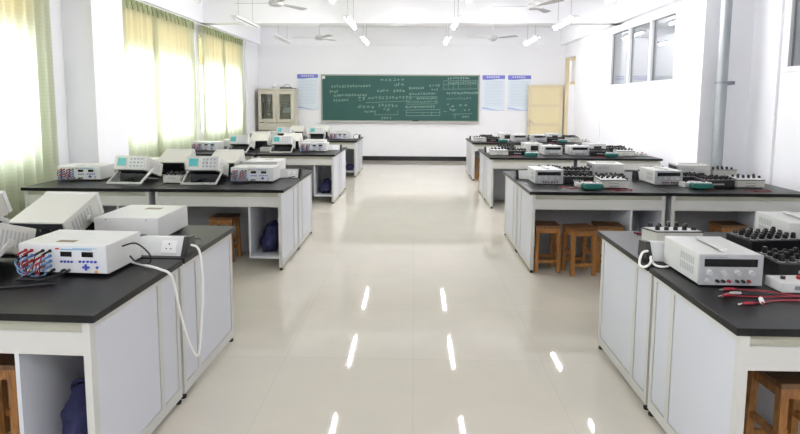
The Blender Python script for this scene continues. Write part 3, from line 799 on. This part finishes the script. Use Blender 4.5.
def make_multi():     # teal rubber-jacketed meter lying on its back
    t = empty('multimeter', cat='multimeter')
    bm = bmesh.new(); bmesh.ops.create_cube(bm, size=1)
    bmesh.ops.subdivide_edges(bm, edges=bm.edges[:], cuts=3, use_grid_fill=True)
    for v in bm.verts:
        x, y, z = v.co*2
        f = 1-.18*abs(x)**3; g = 1-.25*abs(y)**4*abs(z)
        v.co = Vector((x*.098*(1-.06*abs(z)**3), y*.056*f, (z*.034*g)*(1-.15*abs(x)**3)+.0345))
    me = bpy.data.meshes.new('jacket'); bmesh.ops.recalc_face_normals(bm, faces=bm.faces[:]); bm.to_mesh(me); bm.free(); me.materials.append(M['teal_rubber'])
    me.polygons.foreach_set('use_smooth', [True]*len(me.polygons))
    o = bpy.data.objects.new('rubber_jacket', me); C.objects.link(o); o.parent = t
    s = o.modifiers.new('sub', 'SUBSURF'); s.levels = 1; s.render_levels = 1
    MB().box(-.080, .080, -.042, .042, .058, .070, .004).build('meter_face', 'instrument_face', t)
    MB().box(-.068, -.024, -.030, .030, .070, .0715).build('display', 'supply_grey', t)
    MB().lathe((.018, 0, .070), [(.021, 0), (.019, .008)], 'z', 16).build('selector_knob', 'black_plastic', t, smooth=True)
    for k in (-1, 0, 1): MB().lathe((.062, k*.020, .070), [(.006, 0), (.006, .004)], 'z', 10).build('jack', 'plug_red' if k else 'black_plastic', t)
    return t
def make_smallbox():  # small white module with black and red buttons
    t = empty('switch_module', cat='switch box')
    MB().box(-.085, .085, -.055, .055, 0, .045, .004).build('casing', 'instrument_white', t)
    MB().lathe((-.045, 0, .045), [(.010, 0), (.010, .012)], 'z', 12).build('button', 'black_plastic', t)
    MB().lathe((.03, .0, .045), [(.013, 0), (.013, .014)], 'z', 12).build('button', 'plug_red', t)
    MB().lathe((.06, .02, .045), [(.008, 0), (.008, .012)], 'z', 12).build('terminal', 'plug_red', t)
    MB().box(-.03, .01, -.0555, -.055, .012, .03).build('printed_marking', 'mark_grey', t)
    return t
def make_socket(L):   # long sloped mains socket housing along the rear of the near bench
    def f():
        t = empty('socket_housing', cat='socket housing')
        prof = [(-.065, 0), (.055, 0), (.045, .082), (-.020, .090)]
        MB().prism(prof, -L/2+.028, L/2-.028).build('casing', 'socket_white', t)
        pr2 = [(-.070, -0.0), (.058, -0.0), (.048, .086), (-.022, .094)]
        MB().prism(pr2, L/2-.028, L/2).build('end_cap', 'black_plastic', t)
        MB().prism(pr2, -L/2, -L/2+.028).build('end_cap', 'black_plastic', t)
        ang = math.atan2(.09, .045)
        for k, x in enumerate((-L/2+.25, 0, L/2-.25) if L > .9 else (L/2-.10,)):
            m = MB(); m.T = Matrix.Translation((x, -.0445, .043)) @ Matrix.Rotation(-(PI/2-ang), 4, 'X')
            m.box(-.042, .042, -.004, .004, -.034, .034, .001); p = m.build('socket_plate', 'paper_white', t)
            m = MB(); m.T = Matrix.Translation((x, -.0445, .043)) @ Matrix.Rotation(-(PI/2-ang), 4, 'X')
            m.box(-.003, .003, -.0055, -.004, .010, .020).box(-.016, -.009, -.0055, -.004, -.014, -.008).box(.009, .016, -.0055, -.004, -.014, -.008)
            m.build('socket_slot', 'black_plastic', p)
        return t
    return f
def make_stool():
    t = empty('wooden_stool', cat='stool')
    MB().box(-.125, .125, -.112, .112, .425, .450, .005).build('seat', 'stool_seat_wood', t)
    tp, bt = (.098, .086), (.106, .100)
    for sx in (-1, 1):
        for sy in (-1, 1):
            m = MB(); q = .017
            a = [m.v((sx*bt[0]+u, sy*bt[1]+v, 0)) for u, v in ((-q, -q), (q, -q), (q, q), (-q, q))]
            b = [m.v((sx*tp[0]+u, sy*tp[1]+v, .4248)) for u, v in ((-q, -q), (q, -q), (q, q), (-q, q))]
            m.bm.faces.new(a[::-1]); m.bm.faces.new(b)
            for k in range(4): m.bm.faces.new((a[k], a[(k+1) % 4], b[(k+1) % 4], b[k]))
            m.build('leg', 'stool_wood', t)
    for sy in (-1, 1):
        MB().box(-.082, .082, sy*.087-.009, sy*.089+.009, .375, .424).build('seat_rail', 'stool_wood', t)
        MB().box(-.088, .088, sy*.097-.009, sy*.097+.009, .09, .120).build('stretcher', 'stool_wood', t)
    for sx in (-1, 1):
        MB().box(sx*.099-.009, sx*.099+.009, -.070, .070, .375, .424).build('seat_rail', 'stool_wood', t)
        MB().box(sx*.102-.009, sx*.102+.009, -.078, .078, .19, .220).build('stretcher', 'stool_wood', t)
    return t
def make_bag():
    t = empty('cloth_bag', cat='bag')
    bm = bmesh.new(); bmesh.ops.create_icosphere(bm, subdivisions=4, radius=1)
    rr = random.Random(5); ph = [rr.uniform(0, 6) for _ in range(8)]
    for v in bm.verts:
        p = v.co.normalized()
        k = 1+.10*math.sin(5*p.x+ph[0])*math.cos(4*p.z+ph[1])+.06*math.sin(9*p.z+7*p.y+ph[2])+.04*math.sin(14*p.x+ph[3]+5*p.z)
        x, y, z = p*k
        z = (z+1)/2
        v.co = Vector((x*.125*(1.0-.35*z)+.03*z, y*.17*(1-.3*z), max(z, .04)*.30-.012))
    me = bpy.data.meshes.new('bag_body'); bm.to_mesh(me); bm.free(); me.materials.append(M['bag_blue'])
    me.polygons.foreach_set('use_smooth', [True]*len(me.polygons))
    o = bpy.data.objects.new('bag_body', me); C.objects.link(o); o.parent = t
    MB().tube([(-.04, -.05, .22), (-.02, -.07, .275), (.04, -.07, .29), (.08, -.05, .23)], .008, 6).build('strap', 'bag_blue', t, smooth=True)
    return t
def make_coil():
    t = empty('cable_coil', cat='cable')
    m = MB()
    pts = [(.055*math.cos(a*.5)*(1+.05*math.sin(a)), 0.012*math.sin(a*.7), .062+.055*math.sin(a*.5)) for a in range(0, 38)]
    m.tube(pts, .006, 6, sub=2); m.build('coil', 'lead_black', t, smooth=True)
    return t

# ------------------------------------------------------------------ place the equipment
Z = HT+.0005
GR = {'plainbox': 'plain white instruments facing away on the far benches', 'knobbox': 'small cream knobbed boxes on the left benches', 'trainer': 'white test instruments on the left benches', 'scope': 'oscilloscopes tilted on their stands', 'supply': 'power supplies on the right benches',
      'meter': 'cream decade boxes with black knobs', 'black': 'black resistance boxes crowded with knobs', 'multi': 'teal multimeters lying on the right benches',
      'small': 'small white switch modules', 'stool': 'wooden stools under the benches', 'bag': 'blue cloth bags in the bench cubbies', 'socket': 'white mains socket housings along the benches'}
MK = {'plainbox': make_plainbox, 'knobbox': make_knobbox, 'trainer': make_trainer, 'scope': make_scope, 'supply': make_supply, 'meter': make_meter, 'black': make_black, 'multi': make_multi, 'small': make_smallbox, 'stool': make_stool, 'bag': make_bag}
DESC = {'plainbox': 'plain white instrument', 'knobbox': 'small knobbed box left of the scope', 'trainer': 'white test instrument with blue buttons', 'scope': 'tilted oscilloscope with cyan screen', 'supply': 'grey-fronted power supply', 'meter': 'cream decade box',
        'black': 'black many-knobbed resistance box', 'multi': 'teal-cased multimeter', 'small': 'small white switch module', 'stool': 'wooden stool', 'bag': 'blue cloth bag'}
REAR = {'plainbox': 'plain white instrument seen from behind', 'trainer': 'plain white instrument seen from behind', 'scope': 'oscilloscope seen from behind, sloping white top', 'supply': 'power supply seen from behind'}
def put(kind, side, i, c, far, dx, dy, rz=0, extra='', z=None):
    """dx from the bench's aisle/left edge, dy from its near edge"""
    x0, y0, xc = benches[side, i, c, far]
    d = (REAR.get(kind) or DESC[kind]) if far else DESC[kind]
    lab = '%s%s, %s %s bench, %s, %s' % (d, (' ' + extra) if extra else '', 'far' if far else 'near', 'aisle' if c == 0 else 'outer', RN[i], SN[side])
    return place(kind, (x0+dx, y0+dy, Z if z is None else z), rz+(PI if far else 0), lab, GR[kind], MK[kind])
rp = random.Random(3)
for i in range(4):
    j = lambda s=.012: rp.uniform(-s, s)
    # left, near benches
    T0 = 1.03-.23+.0
    put('trainer', 'left', i, 0, 0, 0.815 if i == 0 else .815+j(), .59, R(-1))
    if i != 0:
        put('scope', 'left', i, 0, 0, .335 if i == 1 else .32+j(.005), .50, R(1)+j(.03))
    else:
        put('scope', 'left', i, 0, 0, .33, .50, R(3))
    if i in (1, 2): put('knobbox', 'left', i, 0, 0, .045, .42+(i == 2)*.05, j(.05))
    if i > 0:
        put('trainer', 'left', i, 1, 0, .285+j(), .60, j(.04))
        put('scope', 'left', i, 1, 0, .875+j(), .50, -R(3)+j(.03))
    put('plainbox', 'left', i, 0, 1, .765 if i == 0 else .72+j(), .49, (R(1) if i == 0 else j(.05)))
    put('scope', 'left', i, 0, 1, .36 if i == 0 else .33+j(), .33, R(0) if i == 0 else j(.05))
    put('plainbox', 'left', i, 1, 1, .52+j(), .49, j(.05))
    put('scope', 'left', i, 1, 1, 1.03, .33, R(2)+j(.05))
# right side
put('supply', 'right', 0, 0, 0, .235, .46+.165, 0.0)
put('black', 'right', 0, 0, 0, .68, .66, R(-4), 'beside the power supply'); put('black', 'right', 0, 0, 0, 1.03, .62, R(3), 'at its far end')
put('small', 'right', 0, 0, 0, .50, .44, R(2)); put('meter', 'right', 0, 0, 0, .96, .35, R(4))
put('meter', 'right', 0, 0, 1, .315, .42, R(2), 'nearest the aisle')
put('black', 'right', 0, 0, 1, .79, .34, R(8), 'at its centre'); put('black', 'right', 0, 0, 1, 1.14, .17, R(-4), 'at its wall end')
put('supply', 'right', 0, 0, 1, 1.10, .53, R(-3))
for i in (1,):
    put('supply', 'right', i, 0, 0, .285, .46+.165, R(1.5))
    put('black', 'right', i, 0, 0, .60, .60, R(2), 'beside the power supply'); put('multi', 'right', i, 0, 0, .625, .16, R(4))
    put('meter', 'right', i, 0, 0, .855, .32, R(2)); put('black', 'right', i, 0, 0, .93, .55, R(-5), 'behind the decade box')
    put('small', 'right', i, 0, 0, .60, .32, R(2))
    put('meter', 'right', i, 0, 1, .45, .34, R(2), 'nearest the aisle'); put('supply', 'right', i, 0, 1, 1.10, .42, R(86))
    put('black', 'right', i, 0, 1, .745, .32, 0)
    put('supply', 'right', i, 1, 0, .195, .48+.165, R(3))
    put('black', 'right', i, 1, 0, .50, .64, R(-3), 'beside the power supply'); put('multi', 'right', i, 1, 0, .41, .25, R(-3)); put('small', 'right', i, 1, 0, .38, .40, R(4), 'behind the multimeter')
    put('black', 'right', i, 1, 0, .62, .42, R(3), 'behind the multimeter'); put('meter', 'right', i, 1, 0, .93, .42, R(1))
    put('supply', 'right', i, 1, 1, .72, .35, R(84)); put('black', 'right', i, 1, 1, .35, .34, R(6)); put('meter', 'right', i, 1, 1, 1.06, .34, R(4))
for i in (2, 3):
    a = .0 if i == 2 else .0
    put('meter', 'right', i, 0, 0, .19, .40, R(2)); put('black', 'right', i, 0, 0, .48, .42, j(.05), 'right of the decade box')
    put('multi', 'right', i, 0, 0, .66, .22, j(.1)); put('small', 'right', i, 0, 0, .74, .50, R(4)); put('supply', 'right', i, 0, 0, 1.04, .56, j(.04))
    put('black', 'right', i, 0, 1, .42, .34, j(.06)); put('supply', 'right', i, 0, 1, .86, .36, R(3))
    put('supply', 'right', i, 1, 0, .17, .56, j(.04)); put('black', 'right', i, 1, 0, .49, .46, R(-4), 'right of the power supply')
    put('multi', 'right', i, 1, 0, .60, .22, j(.1)); put('meter', 'right', i, 1, 0, .86, .42, j(.04)); put('small', 'right', i, 1, 0, 1.13, .46, .2)
    put('black', 'right', i, 1, 1, .22, .34, j(.06)); put('supply', 'right', i, 1, 1, .62, .36, R(3)); put('black', 'right', i, 1, 1, .98, .34, R(2), 'near the wall')

# socket housings along the rear edge of each near bench
for side in ('left', 'right'):
    for i in range(4):
        for c in ((0, 1) if (side, i) == ('right', 1) else (0,)):
            x0, y0, xc = benches[side, i, c, 1]
            L = 0.30 if side == 'left' else 0.30
            xx = (xc + WL/2 - L/2 - .01 if side == 'left' else xc - WR/2 + L/2 + .03)
            if c == 1 and side == 'right': xx = xc - WR/2 + L/2 + .03
            where = 'aisle' if c == 0 else 'outer'
            place('socket'+side, (xx, y0+(.105 if side == 'left' else .137), Z), 0, 'sloped white mains socket housing with black ends, %s benches, %s, %s' % (where, RN[i], SN[side]), GR['socket'], make_socket(L))

# bags and stools
for i in range(4):
    x0, y0, xc = benches['left', i, 0, 0]
    b = put('bag', 'left', i, 0, 0, WL-.195, .24, R(6*i), 'inside the cubby', z=.1355)
    if i == 3: b.scale = (1, 1, .45)
    if i == 2: b.scale = (1, 1, .8)
x0, y0, xc = benches['left', 0, 0, 0]
put('stool', 'left', 0, 0, 0, .60, .33, R(4), 'under the worktop', z=0)
put('stool', 'left', 1, 0, 0, .55, .38, R(-3), 'under the worktop', z=0)
put('stool', 'left', 0, 0, 0, .25, .30, R(8), 'left of another stool', z=0)
put('stool', 'right', 1, 0, 0, .19, .15, R(2), 'next to the aisle', z=0)
put('stool', 'right', 1, 0, 0, .485, .05, R(9), 'pulled out, middle of three', z=0)
put('stool', 'right', 1, 0, 0, .785, .16, R(-5), 'beside the cubby', z=0)
put('stool', 'right', 1, 1, 0, .68, .24, R(2), 'under the worktop', z=0)
put('stool', 'right', 0, 0, 0, .45, .34, R(3), 'under the worktop', z=0)
put('stool', 'right', 3, 0, 0, .22, .20, R(2), 'nearest the aisle', z=0)

# coil on the last left bench end
x0, y0, xc = benches['left', 3, 0, 0]
o = make_coil(); o.location = (L_X-.07, y0+.50, Z-.0005); tag(o, 'coil of black cable standing at the aisle end of the blackboard-end row, window side', 'cable')

# ------------------------------------------------------------------ cables and leads
def cable(name, pts, r, m, label, cat='cable', group=None):
    o = MB().tube(pts, r, 8).build(name, m, smooth=True)
    return tag(o, label, cat, group)
yg = L_Y[0]+BD
zb = Z+.011
cable('power_cable', [(-1.44, yg-.10, zb), (-1.34, yg-.15, zb), (-1.245, yg-.20, zb), (-1.190, yg-.19, HT-.03), (-1.188, yg-.13, HT-.22), (-1.185, yg-.045, HT-.43), (-1.180, yg+.04, HT-.54),
                      (-1.185, yg+.10, HT-.42), (-1.190, yg+.15, HT-.2), (-1.192, yg+.14, HT-.03), (-1.205, yg+.13, Z+.03), (-1.238, yg+.12, Z+.045)], .0062, 'cable_white',
      'thick white mains cable looping down over the bench end, closest row, window side')
cable('signal_cable', [(-1.44, yg-.18, Z+.115), (-1.38, yg-.16, Z+.125), (-1.32, yg-.15, Z+.07), (-1.33, yg-.14, Z+.02), (-1.39, yg-.15, Z+.03), (-1.42, yg-.15, Z+.06)], .004, 'lead_black',
      'thin black lead looping from the white instrument over the socket housing, closest row, window side')
cable('signal_cable', [(-1.34, yg+.10, Z+.005), (-1.27, yg+.13, Z+.03), (-1.24, yg+.26, Z+.006), (-1.30, yg+.35, Z+.02), (-1.36, yg+.22, Z+.006), (-1.29, yg+.10, Z+.012), (-1.26, yg+.19, Z+.02)], .004, 'lead_black',
      'tangle of thin black lead on the far bench corner, closest row, window side')
cable('signal_cable', [(-2.10, L_Y[0]+.30, Z+.005), (-1.95, L_Y[0]+.22, Z+.005), (-1.80, L_Y[0]+.26, Z+.005), (-1.62, L_Y[0]+.33, Z+.005)], .004, 'lead_black',
      'black lead lying before the instrument on the near bench, closest row, window side')
for i, (side, X) in enumerate((('left', L_X+L_E[1]), )):
    y = L_Y[1]+BD
    cable('signal_cable', [(X-.13, y+.02, Z+.005), (X-.05, y+.09, Z+.02), (X-.03, y+.20, Z+.005), (X-.09, y+.25, Z+.01), (X-.12, y+.12, Z+.006)], .004, 'lead_black', 'thin black lead at the aisle end, second row, window side')
y = R_Y[0]+BD+.07; X = R_E[0]
cable('power_cable', [(X+.028, y+.02, Z+.055), (X-.008, y-.0, Z+.050), (X-.028, y-.02, Z-.0), (X-.022, y-.06, Z-.006), (X+.004, y-.07, Z+.016), (X+.024, y-.03, Z+.04)], .0062, 'cable_white', 'short white cable looping over the bench edge, closest row, door side', group='white mains cables')
cable('power_cable', [(X+.026, y-.02, Z+.03), (X+.028, y-.07, Z+.009), (X+.055, y-.10, Z+.008), (X+.09, y-.085, Z+.008)], .0062, 'cable_white', 'white cable running along the worktop behind the power supply, closest row, door side')
y = R_Y[0]; 
lead_pts = [
 ('lead_red', [(X+.22, y+.41, Z+.004), (X+.33, y+.37, Z+.012), (X+.46, y+.34, Z+.004), (X+.60, y+.35, Z+.004), (X+.82, y+.33, Z+.004)], 'upper red test lead across the closest bench, door side'),
 ('lead_red', [(X+.17, y+.33, Z+.004), (X+.30, y+.32, Z+.004), (X+.42, y+.30, Z+.016), (X+.58, y+.33, Z+.004), (X+.80, y+.37, Z+.004)], 'middle red test lead across the closest bench, door side'),
 ('lead_red', [(X+.20, y+.24, Z+.004), (X+.33, y+.28, Z+.004), (X+.50, y+.29, Z+.004), (X+.66, y+.27, Z+.012), (X+.86, y+.26, Z+.004)], 'lower red test lead across the closest bench, door side'),
 ('lead_black', [(X+.22, y+.36, Z+.004), (X+.36, y+.345, Z+.004), (X+.52, y+.31, Z+.004), (X+.70, y+.30, Z+.004), (X+.88, y+.34, Z+.004)], 'black test lead among red ones on the closest bench, door side')]
for mm, pts, lab in lead_pts:
    o = empty('test_lead', pts[0], 0, lab, 'test lead', 'test leads on the closest bench, door side')
    P0 = Vector(pts[0]); rel = [tuple(Vector(p)-P0) for p in pts]
    MB().tube(rel, .0032, 6).build('wire', mm, o, smooth=True)
    MB().tube([(-.045, -.012, .004), (-.02, -.006, .004), (.005, .001, .001)], .0065, 8).build('clip', 'lead_red' if mm == 'lead_red' else 'knob_grey', o, smooth=True)
    MB().tube([(-.070, -.020, .003), (-.044, -.012, .004)], .003, 6, smooth=False).build('clip_tip', 'chrome', o, smooth=True)
o = empty('test_clip', (X+.245, y+.245, Z), 0, 'white test clip at the end of the red leads, closest bench, door side', 'test clip')
MB().tube([(0, 0, .008), (.012, .030, .012)], .009, 10, smooth=False).build('clip_body', 'paper_white', o, smooth=True)
MB().tube([(0, 0, .008), (-.003, -.016, .006)], .004, 8, smooth=False).build('clip_tip', 'plug_red', o)
for i in (1, 2, 3):
    for c in (0, 1):
        x0, y0, xc = benches['right', i, c, 0]
        a, b = ((.40, .22), (.52, .30)) if i == 1 else ((.50, .16), (.66, .14))
        cable('test_lead', [(x0+.36, y0+.30, Z+.003), (x0+.45, y0+.22, Z+.003), (x0+.52, y0+.27, Z+.010), (x0+.50, y0+.20, Z+.003), (x0+.42, y0+.17, Z+.003)], .0035, 'lead_red',
              'tangled red lead near the power supply, %s bench, %s, door side' % ('aisle' if c == 0 else 'outer', RN[i]), 'test lead', 'loose red test leads')
        if i == 1:
            cable('test_lead', [(x0+.76, y0+.16, Z+.003), (x0+.86, y0+.13, Z+.003), (x0+.93, y0+.17, Z+.012), (x0+1.0, y0+.14, Z+.003), (x0+.95, y0+.10, Z+.003), (x0+.82, y0+.09, Z+.003)], .0035, 'lead_red',
              'tangled red lead before the cream decade box, %s bench, second row, door side' % ('aisle' if c == 0 else 'outer'), 'test lead', 'loose red test leads')
o = empty('test_plug', (1.40, 3.33, Z), R(20), 'pair of dark and red plugs alone on the far worktop, closest row, door side', 'plug')
MB().tube([(0, 0, .006), (.05, -.01, .006)], .006, 8, smooth=False).build('plug_body', 'lead_red', o); MB().tube([(0, .02, .006), (.05, .018, .006)], .006, 8, smooth=False).build('plug_body', 'lead_black', o)

# the front left pair stands slightly askew: turn it with everything on and under it
piv = Vector((-1.225, 1.945, 0)); RT = Matrix.Translation(piv+Vector((0, .02, 0))) @ Matrix.Rotation(R(-1.7), 4, 'Z') @ Matrix.Translation(-piv)
bpy.context.view_layer.update()
for o in list(C.objects):
    if o.parent is None and o.get('label') and 'closest row' in o['label'] and 'window side' in o['label']:
        o.matrix_world = RT @ o.matrix_world
# ------------------------------------------------------------------ light
wd = bpy.data.worlds.new('World'); S.world = wd; wd.use_nodes = True
nt = wd.node_tree; bg = nt.nodes['Background']
bg.inputs['Color'].default_value = (0.93, 0.96, 1.0, 1); bg.inputs['Strength'].default_value = 6.0

# ------------------------------------------------------------------ camera
TH, YAW, ROLL, PY = 0.0985, 0.0273, 0.0046, 155.18
cam = bpy.data.cameras.new('camera'); co = bpy.data.objects.new('camera', cam); C.objects.link(co)
cam.sensor_width = 36; cam.lens = 24.0; cam.clip_start = 0.05
cam.shift_y = (PY-217)/800
rot = Matrix.Rotation(YAW, 4, 'Z') @ Matrix.Rotation(PI/2-TH, 4, 'X') @ Matrix.Rotation(ROLL, 4, 'Z')
co.matrix_world = Matrix.Translation((0, 0, 1.60)) @ rot
S.camera = co

vs = S.view_settings
vs.view_transform = 'Standard'; vs.look = 'None'; vs.gamma = 1.0; vs.use_curve_mapping = False
vs.exposure = 1.40
S.cycles.use_denoising = True
S.cycles.max_bounces = 8; S.cycles.diffuse_bounces = 5; S.cycles.transparent_max_bounces = 12
S.cycles.sample_clamp_indirect = 6
S.cycles.caustics_reflective = False; S.cycles.caustics_refractive = False
